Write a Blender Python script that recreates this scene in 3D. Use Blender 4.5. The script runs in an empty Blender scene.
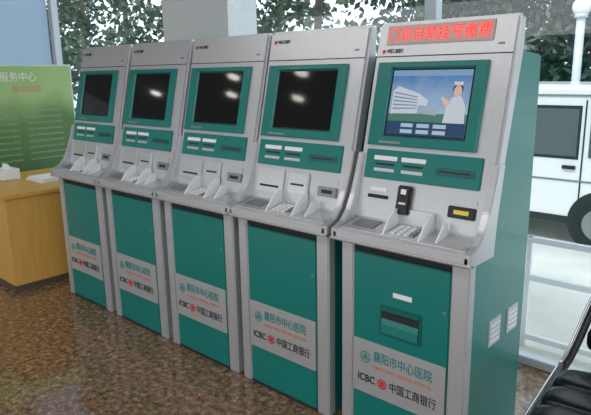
import bpy, bmesh, math, random
from mathutils import Vector, Matrix
random.seed(7)
S=bpy.context.scene
S.view_settings.view_transform='Standard'
COL=S.collection

# ---------------------------------------------------------------- materials
def srgb(r,g,b):
    return tuple(((c/255)/12.92 if c/255<=.04045 else ((c/255+.055)/1.055)**2.4) for c in (r,g,b))+(1,)
def mat(name,col,rough=.5,metal=0,emis=None,es=0,spec=.5,noise=None,coat=0):
    m=bpy.data.materials.new(name);m.use_nodes=True
    nt=m.node_tree;b=nt.nodes['Principled BSDF']
    b.inputs['Base Color'].default_value=col;b.inputs['Roughness'].default_value=rough
    b.inputs['Metallic'].default_value=metal;b.inputs['Specular IOR Level'].default_value=spec
    b.inputs['Coat Weight'].default_value=coat;b.inputs['Coat Roughness'].default_value=.08
    if emis: b.inputs['Emission Color'].default_value=emis;b.inputs['Emission Strength'].default_value=es
    if noise:
        sc,amt=noise
        tc=nt.nodes.new('ShaderNodeTexCoord');n=nt.nodes.new('ShaderNodeTexNoise');n.inputs['Scale'].default_value=sc;n.inputs['Detail'].default_value=5
        r=nt.nodes.new('ShaderNodeValToRGB')
        r.color_ramp.elements[0].position=.3;r.color_ramp.elements[1].position=.7
        r.color_ramp.elements[0].color=tuple(c*(1-amt) for c in col[:3])+(1,)
        r.color_ramp.elements[1].color=tuple(min(1,c*(1+amt)) for c in col[:3])+(1,)
        nt.links.new(tc.outputs['Object'],n.inputs['Vector']);nt.links.new(n.outputs['Fac'],r.inputs['Fac']);nt.links.new(r.outputs['Color'],b.inputs['Base Color'])
    return m
M={}
M['silver']=mat('silver_paint',srgb(194,196,200),.33,.55,noise=(60,.03))
M['steel']=mat('brushed_steel',srgb(204,205,208),.28,.7,noise=(90,.05))
M['white']=mat('white_plastic',srgb(226,228,230),.4)
M['teal']=mat('teal_paint',srgb(0,114,108),.3,0,noise=(4,.04),coat=.2)
M['tealD']=mat('teal_dark',srgb(4,90,86),.4)
M['black']=mat('black_plastic',srgb(18,18,20),.35)
M['dark']=mat('dark_gap',srgb(28,34,36),.7)
M['screen']=mat('screen_glass',srgb(16,20,22),.05,spec=.5)
M['red']=mat('led_red',srgb(255,60,30),.5,emis=srgb(255,50,34),es=1.3)
M['ledbg']=mat('led_window',srgb(176,158,156),.35,.2)
M['ink']=mat('ink_black',srgb(30,30,34),.6)
M['inkteal']=mat('ink_teal',srgb(10,130,130),.6)
M['inkred']=mat('ink_red',srgb(200,40,40),.6)
M['inkor']=mat('ink_orange',srgb(214,130,100),.6)
M['inkwhite']=mat('ink_white',srgb(235,238,238),.6)
M['yellow']=mat('label_yellow',srgb(225,200,70),.5)
M['rubber']=mat('rubber',srgb(24,24,24),.8,noise=(30,.2))
M['leather']=mat('black_leather',srgb(5,5,6),.3,noise=(25,.3),spec=.35)
M['chrome']=mat('chrome',srgb(200,200,205),.12,1)
def wood():
    m=mat('wood_veneer',srgb(190,140,85),.42);nt=m.node_tree;b=nt.nodes['Principled BSDF']
    tc=nt.nodes.new('ShaderNodeTexCoord');mp=nt.nodes.new('ShaderNodeMapping');mp.inputs['Scale'].default_value=(12,12,1.2)
    n=nt.nodes.new('ShaderNodeTexNoise');n.inputs['Scale'].default_value=3;n.inputs['Detail'].default_value=6
    r=nt.nodes.new('ShaderNodeValToRGB');r.color_ramp.elements[0].color=srgb(186,138,62);r.color_ramp.elements[1].color=srgb(216,170,88)
    nt.links.new(tc.outputs['Object'],mp.inputs['Vector']);nt.links.new(mp.outputs[0],n.inputs['Vector']);nt.links.new(n.outputs['Fac'],r.inputs['Fac']);nt.links.new(r.outputs['Color'],b.inputs['Base Color'])
    return m
M['wood']=wood()
def granite():
    m=mat('granite_floor',srgb(120,92,70),.06,spec=.9);nt=m.node_tree;b=nt.nodes['Principled BSDF']
    tc=nt.nodes.new('ShaderNodeTexCoord')
    v=nt.nodes.new('ShaderNodeTexVoronoi');v.inputs['Scale'].default_value=70
    n=nt.nodes.new('ShaderNodeTexNoise');n.inputs['Scale'].default_value=30;n.inputs['Detail'].default_value=10;n.inputs['Roughness'].default_value=.78
    r=nt.nodes.new('ShaderNodeValToRGB');e=r.color_ramp.elements
    e[0].position=.38;e[0].color=srgb(56,42,34);e[1].position=.66;e[1].color=srgb(190,162,128)
    x=e.new(.47);x.color=srgb(106,82,62);x=e.new(.55);x.color=srgb(138,110,84)
    mx=nt.nodes.new('ShaderNodeMix');mx.data_type='RGBA';mx.blend_type='MULTIPLY';mx.inputs[0].default_value=.35
    r2=nt.nodes.new('ShaderNodeValToRGB');r2.color_ramp.elements[0].color=(.4,.38,.36,1);r2.color_ramp.elements[1].color=(1,1,1,1)
    for a in (v,n): nt.links.new(tc.outputs['Object'],a.inputs['Vector'])
    nt.links.new(n.outputs['Fac'],r.inputs['Fac']);nt.links.new(v.outputs['Color'],r2.inputs['Fac'])
    nt.links.new(r.outputs['Color'],mx.inputs[6]);nt.links.new(r2.outputs['Color'],mx.inputs[7])
    nt.links.new(mx.outputs[2],b.inputs['Base Color'])
    return m
M['granite']=granite()
M['concrete']=mat('outdoor_concrete',srgb(206,204,198),.85,noise=(2,.1))
M['ceiling']=mat('ceiling_paint',srgb(150,150,148),.8)
M['wallp']=mat('pillar_paint',srgb(220,223,225),.6)
M['alu']=mat('aluminium_frame',srgb(198,206,214),.4,.1)
M['van']=mat('van_white',srgb(232,232,230),.25,coat=.4)
M['vanglass']=mat('van_glass',srgb(84,92,92),.08)
M['bark']=mat('bark',srgb(80,68,56),.9)
M['hub']=mat('hub_grey',srgb(140,142,145),.4,.5)
def leafmat(name,c,k=.35,t_=1.4):
    m=mat(name,c,.6);nt=m.node_tree;b=nt.nodes['Principled BSDF']
    t=nt.nodes.new('ShaderNodeBsdfTranslucent');t.inputs['Color'].default_value=tuple(min(1,x*t_) for x in c[:3])+(1,)
    mx=nt.nodes.new('ShaderNodeMixShader');mx.inputs[0].default_value=k
    nt.links.new(b.outputs[0],mx.inputs[1]);nt.links.new(t.outputs[0],mx.inputs[2]);nt.links.new(mx.outputs[0],nt.nodes['Material Output'].inputs[0])
    return m
M['leaf1']=leafmat('leaf_dark',srgb(34,54,42));M['leaf2']=leafmat('leaf_mid',srgb(56,80,58));M['leaf3']=leafmat('leaf_light',srgb(96,116,92))
M['blind']=leafmat('roller_blind',srgb(196,210,222),.65,1.3)
def glass():
    m=bpy.data.materials.new('window_glass');m.use_nodes=True;nt=m.node_tree;nt.nodes.clear()
    o=nt.nodes.new('ShaderNodeOutputMaterial');t=nt.nodes.new('ShaderNodeBsdfTransparent');t.inputs[0].default_value=(.92,.97,.99,1)
    g=nt.nodes.new('ShaderNodeBsdfGlossy');g.inputs['Roughness'].default_value=.02
    mx=nt.nodes.new('ShaderNodeMixShader');mx.inputs[0].default_value=.06
    nt.links.new(t.outputs[0],mx.inputs[1]);nt.links.new(g.outputs[0],mx.inputs[2]);nt.links.new(mx.outputs[0],o.inputs[0]);return m
M['glass']=glass()

# ---------------------------------------------------------------- helpers
def obj(name,me,parent=None,m=None):
    o=bpy.data.objects.new(name,me);COL.objects.link(o)
    if parent: o.parent=parent
    if m: me.materials.append(M[m])
    return o
def empty(name,loc=(0,0,0),rz=0):
    o=bpy.data.objects.new(name,None);o.empty_display_size=.1;COL.objects.link(o);o.location=loc;o.rotation_euler[2]=rz;return o
def finish(bm,name,bev=0,seg=2,smooth=False):
    bmesh.ops.recalc_face_normals(bm,faces=bm.faces)
    if bev: bmesh.ops.bevel(bm,geom=[e for e in bm.edges],offset=bev,segments=seg,affect='EDGES',clamp_overlap=True)
    me=bpy.data.meshes.new(name);bm.to_mesh(me);bm.free()
    if smooth:
        for p in me.polygons:p.use_smooth=True
    return me
def box(name,x0,x1,y0,y1,z0,z1,m,parent=None,bev=0):
    bm=bmesh.new();bmesh.ops.create_cube(bm,size=1)
    for v in bm.verts: v.co=Vector(((x0+x1)/2+v.co.x*(x1-x0),(y0+y1)/2+v.co.y*(y1-y0),(z0+z1)/2+v.co.z*(z1-z0)))
    return obj(name,finish(bm,name,bev),parent,m)
def prism(name,prof,x0,x1,m,parent=None,bev=0,axis='x'):
    bm=bmesh.new()
    def P(a,b,c): return (a,b,c) if axis=='x' else (b,a,c)
    A=[bm.verts.new(P(x0,p[0],p[1])) for p in prof];B=[bm.verts.new(P(x1,p[0],p[1])) for p in prof]
    bm.faces.new(A);bm.faces.new(B[::-1])
    n=len(prof)
    for i in range(n): bm.faces.new([A[i],B[i],B[(i+1)%n],A[(i+1)%n]])
    return obj(name,finish(bm,name,bev),parent,m)
def cyl(name,p0,p1,r,m,parent=None,seg=16,r2=None,smooth=True):
    bm=bmesh.new();p0=Vector(p0);p1=Vector(p1);d=p1-p0
    bmesh.ops.create_cone(bm,cap_ends=True,segments=seg,radius1=r,radius2=r if r2 is None else r2,depth=d.length)
    q=d.to_track_quat('Z','Y').to_matrix().to_4x4()
    bmesh.ops.transform(bm,matrix=Matrix.Translation((p0+p1)/2)@q,verts=bm.verts)
    me=finish(bm,name)
    if smooth:
        for p in me.polygons:p.use_smooth=len(p.vertices)==4
    return obj(name,me,parent,m)
def tube(name,pts,r,m,parent=None,smoothcurve=True):
    c=bpy.data.curves.new(name,'CURVE');c.dimensions='3D';c.bevel_depth=r;c.bevel_resolution=4;c.resolution_u=10;c.use_fill_caps=True
    s=c.splines.new('NURBS' if smoothcurve else 'POLY');s.points.add(len(pts)-1)
    for i,p in enumerate(pts): s.points[i].co=(*p,1)
    if smoothcurve: s.use_endpoint_u=True;s.order_u=3
    o=bpy.data.objects.new(name,c);COL.objects.link(o);o.parent=parent;c.materials.append(M[m]);return o

# panel frame (sloping front panel of the kiosk)
A0=Vector((0,.10,.94));TY,TZ=.185,.785;LL=math.hypot(TY,TZ);UP=Vector((0,TY/LL,TZ/LL));NR=Vector((0,-TZ/LL,TY/LL))
def PP(x,s,h=0): return Vector((x,0,0))+A0+UP*s+NR*h
TILT=math.atan2(TY,TZ)
def pbox(name,x0,x1,s0,s1,h0,h1,m,parent,bev=0):
    bm=bmesh.new();bmesh.ops.create_cube(bm,size=1)
    for v in bm.verts: v.co=PP((x0+x1)/2+v.co.x*(x1-x0),(s0+s1)/2+v.co.y*(s1-s0),(h0+h1)/2+v.co.z*(h1-h0))
    return obj(name,finish(bm,name,bev),parent,m)
def pframe(name,o,i,h,hi,m,parent):
    bm=bmesh.new()
    def ring(x0,x1,s0,s1,hh): return [bm.verts.new(PP(*q,hh)) for q in ((x0,s0),(x1,s0),(x1,s1),(x0,s1))]
    b=.006
    R=[ring(*o,0),ring(*o,h-.003),ring(o[0]+.004,o[1]-.004,o[2]+.004,o[3]-.004,h),ring(i[0]-b,i[1]+b,i[2]-b,i[3]+b,h),ring(*i,hi)]
    for a,c in zip(R,R[1:]):
        for k in range(4): bm.faces.new([a[k],a[(k+1)%4],c[(k+1)%4],c[k]])
    me=bpy.data.meshes.new(name);bm.to_mesh(me);bm.free();return obj(name,me,parent,m)
def ppoly(name,pts,h,m,parent):
    bm=bmesh.new();bm.faces.new([bm.verts.new(PP(x,s,h)) for x,s in pts])
    me=bpy.data.meshes.new(name);bm.to_mesh(me);bm.free();return obj(name,me,parent,m)
def text(name,body,size,loc,m,parent,rot=(math.pi/2,0,0),align='CENTER',width=None,bold=0.0):
    c=bpy.data.curves.new(name,'FONT');c.body=body;c.size=size;c.align_x=align;c.align_y='CENTER';c.extrude=.0006;c.offset=bold
    o=bpy.data.objects.new(name,c);COL.objects.link(o);o.location=loc;o.rotation_euler=rot;o.parent=parent;c.materials.append(M[m])
    if width:
        bpy.context.view_layer.update()
        w=o.dimensions.x
        if w>1e-4: o.scale=(width/w,1,1)
    return o
PROT=(math.pi/2-TILT,0,0)

# ---------------------------------------------------------------- kiosk
def kiosk(x,last=False):
    K=empty('payment_kiosk',(x,0,0))
    W=.618
    prism('teal_body',[(.03,0.0),(.545,0.0),(.545,1.585),(.32,1.60),(.30,1.6),(.15,.94),(.13,.87),(.03,.86)],.032,.590,'teal',K,.006)
    prism('cabinet_stile_left',[(0,0),(.05,0),(.05,.862),(0,.862)],.030,.092,'silver',K,.006)
    prism('cabinet_stile_right',[(0,0),(.05,0),(.05,.862),(0,.862)],.530,.600,'silver',K,.006)
    box('cabinet_head',.092,.530,.006,.05,.826,.862,'dark',K)
    box('door',.094,.528,.002,.05,.012,.822,'teal',K,.004)
    box('kick_gap',.094,.528,.001,.05,.0,.014,'dark',K)
    cyl('door_lock',(.508,.004,.66),(.508,-.001,.66),.006,'hub',K,16)
    box('label_plate',.098,.524,-.003,.004,.205,.445,'silver',K,.0015)
    text('hospital_name','襄阳市中心医院',.052,(.335,-.0045,.385),'inkteal',K,width=.27)
    text('hospital_subtitle','XIANGYANG CENTRAL HOSPITAL',.02,(.335,-.0045,.340),'inkor',K,width=.27)
    text('bank_name','中国工商银行',.048,(.385,-.0045,.275),'ink',K,width=.21)
    text('bank_initials','ICBC',.046,(.165,-.0045,.275),'ink',K,width=.085,bold=.0006)
    def ringlogo(n,cx,cz,ro,ri,m):
        bm=bmesh.new();N=24
        a=[bm.verts.new((cx+ro*math.cos(t*2*math.pi/N),-.0045,cz+ro*math.sin(t*2*math.pi/N))) for t in range(N)]
        b=[bm.verts.new((cx+ri*math.cos(t*2*math.pi/N),-.0045,cz+ri*math.sin(t*2*math.pi/N))) for t in range(N)]
        for t in range(N): bm.faces.new([a[t],a[(t+1)%N],b[(t+1)%N],b[t]])
        me=bpy.data.meshes.new(n);bm.to_mesh(me);bm.free();obj(n,me,K,m)
    ringlogo('bank_logo_ring',.243,.275,.022,.016,'inkred')
    box('bank_logo_core',.233,.253,-.0048,-.004,.264,.286,'inkred',K)
    ringlogo('hospital_logo_ring',.16,.372,.026,.022,'inkteal')
    for q in range(3):
        ringlogo('hospital_logo_leaf_%d'%q,.16+.010*math.cos(q*2.094+1.57),.372+.010*math.sin(q*2.094+1.57),.009,.004,'inkteal')
    t=.055
    f0=PP(0,-.01);f1=PP(0,LL)
    prism('upper_shell',[(f0.y,f0.z),(f1.y,f1.z),(f1.y+.05,f1.z-.004),(f1.y+.045,1.6),(f0.y+t+.01,f0.z+.0),(f0.y+.02,.88)],.010,.608,'silver',K,.012)
    ck=[(-.034,.862),(-.034,.908),(.025,.932),(.062,.972),(.095,1.035),(.128,1.12),(.152,1.20),(.205,1.20),(.165,1.0),(.15,.862)]
    prism('cheek_left',ck,.0,.030,'silver',K,.004);prism('cheek_right',ck,.588,W,'silver',K,.004)
    prism('shelf',[(-.028,.862),(-.034,.872),(-.034,.900),(-.024,.910),(.14,.935),(.14,.862)],.01,W-.01,'silver',K,.004)
    prism('shelf_trim',[(-.036,.862),(-.040,.868),(-.040,.874),(-.03,.874),(.0,.862)],.0,W,'steel',K)
    pbox('header_seam',.02,.598,.664,.668,-.001,.0012,'dark',K)
    pframe('screen_bezel',(.042,.520,.302,.640),(.112,.468,.345,.614),.014,.002,'teal',K)
    pbox('screen',.108,.472,.341,.618,-.002,.003,'screen',K)
    pframe('screen_gasket',(.108,.472,.341,.618),(.114,.466,.347,.612),.0045,.003,'black',K)
    pbox('brand_strip',.10,.20,.312,.320,.013,.0150,'hub',K)
    pbox('function_band',.042,.556,.165,.285,-.002,.007,'teal',K,.003)
    for i,(a,b) in enumerate(((.085,.195),(.215,.325))):
        pbox('slot_label_%d'%i,a,b,.242,.260,.006,.0095,'white',K,.001)
        pbox('slot_mouth_%d'%i,a+.01,b-.01,.222,.230,.006,.0085,'black',K)
        pbox('slot_tag_%d'%i,a+.005,b-.008,.196,.209,.006,.009,'steel',K,.001)
    pbox('passbook_slot',.37,.53,.205,.235,.006,.010,'tealD',K,.002)
    pbox('passbook_mouth',.385,.515,.217,.223,.009,.011,'black',K)
    if last:
        pbox('receipt_mouth',.075,.175,.085,.100,-.001,.004,'dark',K,.002)
        pbox('receipt_tag',.085,.165,.115,.130,-.001,.0035,'white',K)
        pbox('card_reader',.225,.285,.035,.150,-.001,.022,'black',K,.005)
        pbox('card_reader_slot',.240,.270,.075,.083,.021,.0235,'steel',K)
        pbox('card_reader_light',.243,.267,.115,.135,.021,.0235,'white',K)
    else:
        pbox('printer_plate',.060,.235,.035,.150,-.001,.010,'steel',K,.004)
        pbox('printer_mouth',.085,.21,.060,.070,.009,.0115,'dark',K)
        pbox('reader_body',.27,.39,.050,.145,-.001,.016,'steel',K,.005)
        pbox('reader_slot',.29,.37,.085,.094,.015,.0175,'black',K)
    pbox('barcode_window',.445,.555,.055,.100,-.001,.008,'black' if last else 'hub',K,.003)
    pbox('barcode_label',.470,.530,.070,.086,.007,.009,'yellow' if last else 'dark',K)
    pbox('barcode_tag',.445,.555,.112,.130,-.001,.004,'silver',K,.001)
    def sz(y): return .910+(y+.024)/.164*.025
    def sbox(n,x0,x1,y0,y1,h0,h1,m,b=0):
        bm=bmesh.new();bmesh.ops.create_cube(bm,size=1)
        for v in bm.verts:
            yy=(y0+y1)/2+v.co.y*(y1-y0);v.co=Vector(((x0+x1)/2+v.co.x*(x1-x0),yy,sz(yy)+(h0+h1)/2+v.co.z*(h1-h0)))
        return obj(n,finish(bm,n,b),K,m)
    sbox('shelf_tray',.035,.583,-.012,.125,-.002,.003,'steel',.001)
    sbox('keypad_plate',.245,.385,-.005,.098,.002,.008,'steel',.002)
    for r_ in range(4):
        for c_ in range(4):
            sbox('key_%d_%d'%(r_,c_),.262+c_*.028,.282+c_*.028,.004+r_*.022,.020+r_*.022,.007,.013,'white' if c_<3 else 'hub',.0015)
    for n,xx in (('hood_left',.232),('hood_right',.390)):
        prism(n,[(-.012,.914),(.03,.966),(.075,1.000),(.105,1.000),(.105,.928)],xx,xx+.007,'white',K,.001)
    prism('hood_back',[(.098,.93),(.104,1.0),(.107,1.0),(.107,.93)],.236,.394,'silver',K)
    prism('shield_right',[(.0,.913),(.06,.975),(.09,.975),(.09,.93)],.455,.461,'white',K,.001)
    sbox('coin_cup',.06,.17,.02,.095,.002,.006,'hub',.002)
    if last:
        pbox('led_window',.060,.520,.712,.790,-.001,.004,'ledbg',K,.002)
        text('led_text','门诊自助挂号缴费',.060,PP(.29,.749,.005),'red',K,PROT,width=.435)
        pbox('header_logo',.045,.058,.680,.694,-.001,.002,'inkred',K)
        text('header_text','中国工商银行',.02,PP(.105,.687,.001),'ink',K,PROT,width=.08)
    else:
        pbox('header_logo',.045,.062,.745,.762,-.001,.002,'inkred',K)
        text('header_text','中国工商银行',.02,PP(.11,.753,.001),'ink',K,PROT,width=.08)
    text('header_number','ATM',.012,PP(.55,.70,.001),'ink',K,PROT)
    for i,y0 in enumerate((.205,.375)):
        box('vent_frame_%d'%i,.588,.594,y0,y0+.105,.47,.58,'silver',K,.002)
        for j in range(4): box('vent_slat_%d_%d'%(i,j),.593,.597,y0+.012,y0+.093,.486+j*.022,.494+j*.022,'white',K)
    if last:
        box('dispenser_surround',.226,.416,-.003,.004,.497,.622,'tealD',K,.002)
        box('dispenser_opening',.236,.406,-.0045,-.002,.507,.613,'dark',K)
        prism('dispenser_scoop',[(-.004,.505),(-.010,.508),(-.008,.545),(-.004,.572)],.238,.404,'teal',K)
        prism('dispenser_hood',[(-.003,.606),(-.014,.604),(-.014,.609),(-.003,.616)],.236,.406,'tealD',K,.001)
        box('dispenser_tag',.285,.37,-.0005,.003,.665,.685,'white',K,.001)
        pbox('screen_image',.118,.462,.351,.608,.003,.0036,'ui_sky',K)
        h=.0040
        ppoly('ui_ground',[(.118,.405),(.462,.405),(.462,.44),(.118,.435)],h,'ui_ground',K)
        ppoly('ui_banner',[(.118,.585),(.462,.585),(.462,.608),(.118,.608)],h,'ui_banner',K)
        ppoly('ui_building',[(.128,.43),(.25,.438),(.29,.433),(.29,.49),(.25,.515),(.15,.545),(.128,.525)],h,'ui_white',K)
        ppoly('ui_wing',[(.25,.438),(.335,.432),(.335,.462),(.29,.468),(.25,.47)],h+.0001,'ui_wall',K)
        for k in range(5): ppoly('ui_floorline_%d'%k,[(.135,.452+k*.016),(.245,.456+k*.011),(.245,.460+k*.011),(.135,.458+k*.016)],h+.0003,'ui_blue',K)
        ppoly('ui_nurse_body',[(.365,.405),(.455,.405),(.45,.47),(.432,.505),(.412,.512),(.39,.50),(.372,.46)],h+.0003,'ui_white',K)
        bmc=[(.412+.017*math.cos(t*math.pi/8),.530+.022*math.sin(t*math.pi/8)) for t in range(16)]
        ppoly('ui_nurse_hair',[(a*1.0+(a-.412)*.25,b+.004) for a,b in bmc],h+.0005,'ui_hair',K)
        ppoly('ui_nurse_face',[(a,b-.004) for a,b in bmc],h+.0007,'ui_skin',K)
        ppoly('ui_nurse_cap',[(.396,.548),(.428,.548),(.432,.562),(.392,.562)],h+.0009,'ui_white',K)
        ppoly('ui_nurse_arm',[(.372,.46),(.345,.50),(.352,.505),(.39,.485)],h+.0004,'ui_skin',K)
        ppoly('ui_bottombar',[(.118,.351),(.462,.351),(.462,.405),(.118,.405)],h+.0002,'ui_dark',K)
        for r_ in range(2):
            for c_ in range(3):
                x0=.185+c_*.072;s0=.382-r_*.024
                ppoly('ui_button_%d_%d'%(r_,c_),[(x0,s0),(x0+.055,s0),(x0+.055,s0+.015),(x0,s0+.015)],h+.0006,'ui_button',K)
    return K
def emi(name,c,st=.75):
    M[name]=mat(name,(0.01,0.01,0.01,1),.15,emis=c,es=st)
emi('ui_ground',srgb(80,130,110));emi('ui_banner',srgb(130,170,205));emi('ui_white',srgb(210,218,228));emi('ui_blue',srgb(120,150,185));emi('ui_wall',srgb(160,180,200))
emi('ui_hair',srgb(40,36,40));emi('ui_skin',srgb(225,190,175));emi('ui_dark',srgb(40,74,110));emi('ui_button',srgb(180,205,225))
def uisky():
    m=mat('ui_sky',(0.01,0.01,0.01,1),.15);nt=m.node_tree;b=nt.nodes['Principled BSDF']
    tc=nt.nodes.new('ShaderNodeTexCoord');sp=nt.nodes.new('ShaderNodeSeparateXYZ');r=nt.nodes.new('ShaderNodeValToRGB')
    n=nt.nodes.new('ShaderNodeTexNoise');n.inputs['Scale'].default_value=14;ad=nt.nodes.new('ShaderNodeMath');ad.operation='MULTIPLY_ADD';ad.inputs[1].default_value=-.7
    mr=nt.nodes.new('ShaderNodeMapRange');mr.inputs['From Min'].default_value=1.30;mr.inputs['From Max'].default_value=1.54;mr.inputs['To Max'].default_value=1.4
    r.color_ramp.elements[0].color=srgb(170,196,218);r.color_ramp.elements[1].color=srgb(62,124,188)
    nt.links.new(tc.outputs['Object'],n.inputs['Vector']);nt.links.new(n.outputs['Fac'],ad.inputs[0])
    nt.links.new(tc.outputs['Object'],sp.inputs[0]);nt.links.new(sp.outputs['Z'],mr.inputs['Value']);nt.links.new(mr.outputs[0],ad.inputs[2]);nt.links.new(ad.outputs[0],r.inputs[0]);nt.links.new(r.outputs[0],b.inputs['Emission Color']);b.inputs['Emission Strength'].default_value=.75
    M['ui_sky']=m
uisky()
for i,x in enumerate((-2.495,-1.870,-1.250,-.640,0)): kiosk(x,last=(i==4))

# ---------------------------------------------------------------- room
box('floor',-10,5,-9,1.12,-.12,0,'granite')
box('ceiling',-10,5,-9,1.12,3.05,3.15,'ceiling')
box('wall_left',-10.1,-10,-9,1.12,0,3.05,'wallp')
GW=empty('window_1',(0,0,0))
box('glass_pane',-10,5,1.085,1.091,.04,3.05,'glass',GW)
box('sill_rail',-10,5,1.06,1.12,.0,.045,'alu',GW,.004)
box('head_rail',-10,5,1.06,1.12,2.98,3.05,'alu',GW,.004)
for i,xm in enumerate((-7.2,-4.50,-.20,2.6)): box('mullion_%d'%i,xm-.035,xm+.035,1.05,1.12,.045,2.98,'alu',GW,.004)
box('wall_pillar',-2.55,-1.78,1.02,1.3,0,3.05,'wallp')
RB=empty('roller_blind')
box('blind_cloth',-7.0,-4.56,1.045,1.048,1.55,2.95,'blind',RB)
cyl('blind_roll',(-7.0,1.01,2.95),(-4.56,1.01,2.95),.035,'alu',RB);cyl('blind_hem',(-7.0,1.045,1.55),(-4.56,1.045,1.55),.010,'alu',RB)
M['lamp']=mat('lamp_glow',(1,1,1,1),.5,emis=(1,.95,.86,1),es=12)
for (lx,ly) in ((-1.85,-3.36),(-3.98,-3.43),(-5.25,-3.35),(-7.2,-3.35),(-3.3,-2.67),(-4.6,-2.76),(.6,-3.4),(.9,-6)):
    L_=empty('ceiling_lamp',(lx,ly,2.97))
    cyl('lamp_housing',(0,0,.02),(0,0,.08),.10,'white',L_,24)
    cyl('lamp_diffuser',(0,0,-.01),(0,0,.02),.075,'lamp',L_,24)

# desk
D=empty('wooden_desk',(-2.76,-.26,0))
box('desk_body',-.95,0,0,1.0,0.0,.69,'wood',D,.004)
box('desk_top',-.98,.02,-.02,1.02,.692,.725,'wood',D,.006)
box('desk_panel_seam',-.001,.003,.49,.495,.03,.68,'bark',D)
box('desk_plinth',-.94,.002,-.004,.99,.0,.05,'bark',D)
PB=empty('paper_stack',(-3.15,.22,.727))
for k in range(5): box('sheet_%d'%k,-.15+.008*k,.15-.005*k,-.1+.004*k,.11,.006*k,.006*k+.005,'inkwhite',PB)
BX=empty('tissue_box',(-3.45,.04,.727));box('carton',-.09,.09,-.07,.07,0,.085,'white',BX,.004);prism('tissue',[(-.03,.085),(-.015,.13),(.01,.12),(.03,.085)],-.02,.02,'inkwhite',BX)
def poster():
    m=mat('poster_print',srgb(90,160,80),.45);nt=m.node_tree;b=nt.nodes['Principled BSDF']
    tc=nt.nodes.new('ShaderNodeTexCoord');sp=nt.nodes.new('ShaderNodeSeparateXYZ');r=nt.nodes.new('ShaderNodeValToRGB')
    mr=nt.nodes.new('ShaderNodeMapRange');mr.inputs['From Min'].default_value=.6;mr.inputs['From Max'].default_value=1.65
    e=r.color_ramp.elements;e[0].color=srgb(66,104,62);e[1].color=srgb(150,190,120);x=e.new(.5);x.color=srgb(84,128,70);x=e.new(.74);x.color=srgb(160,192,128)
    n=nt.nodes.new('ShaderNodeTexNoise');n.inputs['Scale'].default_value=3;ad=nt.nodes.new('ShaderNodeMath');ad.operation='MULTIPLY_ADD';ad.inputs[1].default_value=.35
    nt.links.new(tc.outputs['Object'],sp.inputs[0]);nt.links.new(tc.outputs['Object'],n.inputs['Vector']);nt.links.new(n.outputs['Fac'],ad.inputs[0])
    s2=nt.nodes.new('ShaderNodeMath');s2.operation='SUBTRACT';s2.inputs[1].default_value=.17
    nt.links.new(sp.outputs['Z'],mr.inputs['Value']);nt.links.new(mr.outputs[0],s2.inputs[0]);nt.links.new(s2.outputs[0],ad.inputs[2]);nt.links.new(ad.outputs[0],r.inputs[0]);nt.links.new(r.outputs[0],b.inputs['Base Color'])
    M['poster']=m
poster()
M['inkpale']=mat('ink_pale_green',srgb(170,196,152),.6);M['inkpink']=mat('ink_pink',srgb(214,150,140),.6)
B=empty('poster_board',(-4.08,0,0))
box('board_back',-.03,0,-.75,1.0,.55,1.645,'alu',B,.004)
box('board_print',0,.004,-.73,.985,.57,1.63,'poster',B)
for k,yy in enumerate((-.6,.85)): box('board_leg_%d'%k,-.03,0,yy-.02,yy+.02,0,.55,'alu',B);box('board_foot_%d'%k,-.2,.2,yy-.025,yy+.025,0,.03,'alu',B,.004)
RX=(math.pi/2,0,math.pi/2)
text('poster_title','健康服务中心',.09,(.006,.40,1.53),'inkwhite',B,RX,width=.50)
text('poster_subtitle','就诊须知',.07,(.006,.55,1.42),'inkpink',B,RX,width=.26)
for k in range(10):
    for c_ in range(2): text('poster_line_%d_%d'%(k,c_),'自助挂号缴费流程说明请仔细阅读',.022,(.006,.27+.42*c_,1.28-.056*k),'inkpale',B,RX,width=.34)

# office chair at bottom right
CH=empty('office_chair',(1.07,.20,0),math.radians(4))
def cushion(name,loc,size,m,parent,rx=0):
    bm=bmesh.new();bmesh.ops.create_cube(bm,size=1);bmesh.ops.subdivide_edges(bm,edges=bm.edges,cuts=5,use_grid_fill=True)
    for v in bm.verts:
        c=v.co*2
        l=(abs(c.x)**4+abs(c.y)**4+abs(c.z)**4)**.25
        v.co=Vector((c.x/l*size[0]/2,c.y/l*size[1]/2,c.z/l*size[2]/2))
    bmesh.ops.rotate(bm,cent=(0,0,0),matrix=Matrix.Rotation(rx,3,'X'),verts=bm.verts);bmesh.ops.translate(bm,vec=loc,verts=bm.verts)
    return obj(name,finish(bm,name,0,smooth=True),parent,m)
for k in range(3): cushion('seat_roll_%d'%k,(0,-.19+.15*k,.37),(.48,.165,.12),'leather',CH)
cyl('gas_post',(0,0,.1),(0,0,.33),.025,'chrome',CH)
for k in range(5):
    a=k*2*math.pi/5+.3
    cyl('base_arm_%d'%k,(0,0,.11),(.27*math.cos(a),.27*math.sin(a),.075),.022,'black',CH,12,.015)
    cyl('caster_%d'%k,(.27*math.cos(a)-.015,.27*math.sin(a),.03),(.27*math.cos(a)+.015,.27*math.sin(a),.03),.03,'rubber',CH)
for sx in (-1,1):
    tube('side_frame_%d'%(sx+1),[(sx*.24,-.2,.36),(sx*.25,.2,.36),(sx*.22,.27,.42),(sx*.16,.33,.68),(sx*.06,.37,.92),(0,.37,.93)],.014,'black',CH)
    tube('side_piping_%d'%(sx+1),[(sx*.262,-.2,.36),(sx*.272,.2,.36),(sx*.242,.27,.42),(sx*.182,.33,.68),(sx*.075,.37,.945),(0,.37,.955)],.005,'chrome',CH)
for k in range(3): cushion('back_roll_%d'%k,(0,.30+.02*k,.50+.125*k),(.36-.07*k,.05,.12),'leather',CH,-.12)

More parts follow.
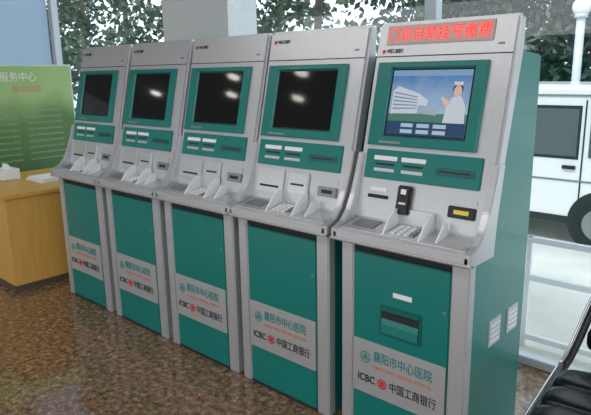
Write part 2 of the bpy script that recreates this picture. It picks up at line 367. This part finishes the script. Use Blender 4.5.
# ---------------------------------------------------------------- outside
box('ground_outdoor',-40,20,1.12,30,-.60,-.45,'concrete')
RL=empty('metal_railing',(0,2.2,-.45))
for k,zz in enumerate((.08,.53,.81)): box('rail_%d'%k,-3,2.5,-.02,.02,zz-.02,zz+.02,'white',RL,.004)
for k in range(12): box('post_%d'%k,-3+k*.5-.015,-3+k*.5+.015,-.015,.015,0,.83,'white',RL)
V=empty('white_van',(.17,5.0,-.45))
prism('van_body',[(-3.3,.28),(.55,.28),(.62,.75),(.45,.95),(-.05,1.68),(-.4,1.80),(-3.1,1.82),(-3.3,1.5)],0,1.5,'van',V,.05,axis='y')
def vwin(n,pts,m='vanglass',y=-.012): prism(n,pts,y,.01,m,V,.004,axis='y')
vwin('glass_seal_2',[(-1.58,.99),(-.74,.99),(-.74,1.58),(-1.58,1.58)],'dark',-.008)
vwin('side_glass_1',[(-.64,1.02),(.22,1.0),(-.12,1.45),(-.30,1.54),(-.64,1.55)])
vwin('side_glass_2',[(-1.55,1.02),(-.76,1.02),(-.76,1.55),(-1.55,1.55)])
vwin('side_glass_3',[(-3.0,1.05),(-1.70,1.02),(-1.70,1.55),(-2.95,1.54)])
for k,xx in enumerate((-.70,-1.62)): box('door_gap_%d'%k,xx-.008,xx+.008,-.006,.01,.35,1.64,'dark',V)
box('roof_gutter',-3.1,-.3,-.012,.01,1.68,1.70,'hub',V)
box('door_handle',-.90,-.76,-.03,.0,.88,.92,'black',V,.004);box('sill_trim',-3.2,.5,-.015,.02,.26,.34,'dark',V)
box('body_crease',-3.2,.5,-.008,.01,.74,.76,'hub',V)
prism('door_mirror',[(.02,1.02),(.12,1.0),(.14,1.16),(.04,1.18)],-.18,-.05,'black',V,.01,axis='y')
for k,xx in enumerate((-.45,-2.65)):
    cyl('arch_%d'%k,(xx,-.008,.31),(xx,.05,.31),.35,'dark',V,32)
    cyl('tyre_%d'%k,(xx,-.04,.29),(xx,.16,.29),.29,'rubber',V,32);cyl('hub_%d'%k,(xx,-.05,.29),(xx,.0,.29),.18,'hub',V,24)
LP=empty('street_lamp',(-1.42,7.4,-.45))
cyl('pole',(0,0,0),(0,0,2.75),.06,'alu',LP);bm=bmesh.new();bmesh.ops.create_uvsphere(bm,u_segments=20,v_segments=14,radius=.13);bmesh.ops.translate(bm,vec=(0,0,2.83),verts=bm.verts)
obj('globe',finish(bm,'globe',0,smooth=True),LP,'white');cyl('collar',(0,0,2.68),(0,0,2.74),.09,'alu',LP)
def foliage(n,x0,x1,y0,y1,z0,z1,N,sz):
    bm=bmesh.new();cl=[(random.uniform(x0,x1),random.uniform(y0,y1),random.uniform(z0,z1),random.uniform(.6,1.4)) for _ in range(N//60)]
    for c in cl:
        if -12.5<c[0]<-5.6 and random.random()<.6: continue
        for _ in range(60):
            p=Vector((random.gauss(c[0],c[3]*.5),random.gauss(c[1],c[3]*.4),random.gauss(c[2],c[3]*.4)))
            if p.z<-.4: continue
            d=Vector([random.uniform(-1,1) for _ in range(3)]).normalized();e=d.orthogonal().normalized()*sz*random.uniform(.3,.6);d=d*sz*random.uniform(.6,1.2)
            f=bm.faces.new([bm.verts.new(p-d),bm.verts.new(p+e),bm.verts.new(p+d),bm.verts.new(p-e)]);f.material_index=random.choice((0,0,0,1,1,2))
    me=bpy.data.meshes.new(n);bm.to_mesh(me);bm.free()
    return me
T=empty('tree_row')
for n,a in (('tree_foliage',(-8,7,9,12,.2,5,17000,.12)),('tree_foliage_far',(-34,-8,9,14,.2,6.5,15000,.18)),('tree_foliage_near',(-5.4,2,9,11.5,0,4.2,26000,.10))):
    me=foliage(n,*a);obj(n,me,T)
    for k in ('leaf1','leaf2','leaf3'): me.materials.append(M[k])
for k in range(12): cyl('trunk_%d'%k,(-32+k*3.2,11,-.45),(-32+k*3.2+.3,11,4.5),.16,'bark',T,12,.08)

# ---------------------------------------------------------------- light
w=bpy.data.worlds.new('sky');S.world=w;w.use_nodes=True;nt=w.node_tree;bg=nt.nodes['Background']
bg.inputs[0].default_value=(.93,.965,1,1);bg.inputs[1].default_value=1.85
def area(n,loc,rot,sx,sy,p,c=(1,1,1)):
    l=bpy.data.lights.new(n,'AREA');l.shape='RECTANGLE';l.size=sx;l.size_y=sy;l.energy=p;l.color=c
    o=bpy.data.objects.new(n,l);COL.objects.link(o);o.location=loc;o.rotation_euler=rot;return o
area('soft_fill_area',(-.5,-1.9,3.0),(math.radians(-18),0,0),5,1.0,125,(1,.98,.95))  # added fill for soft light from above, stands for no actual fitting
sun=bpy.data.lights.new('sun','SUN');sun.energy=2.2;sun.angle=.2;so=bpy.data.objects.new('sun',sun);COL.objects.link(so);so.rotation_euler=(math.radians(35),math.radians(-6),0)

# ---------------------------------------------------------------- camera
yaw,pitch,roll,F=.7441,.2263,-.0170,585.5
f=Vector((-math.sin(yaw)*math.cos(pitch),math.cos(yaw)*math.cos(pitch),-math.sin(pitch)))
r=f.cross(Vector((0,0,1))).normalized();u=r.cross(f)
r,u=r*math.cos(roll)+u*math.sin(roll),u*math.cos(roll)-r*math.sin(roll)
cam=bpy.data.cameras.new('camera');cam.sensor_width=36;cam.lens=F/591*36;cam.clip_end=200
co=bpy.data.objects.new('camera',cam);COL.objects.link(co)
mw=Matrix((r,u,-f)).transposed().to_4x4();mw.translation=Vector((1.4696,-1.8413,1.5309));co.matrix_world=mw
S.camera=co
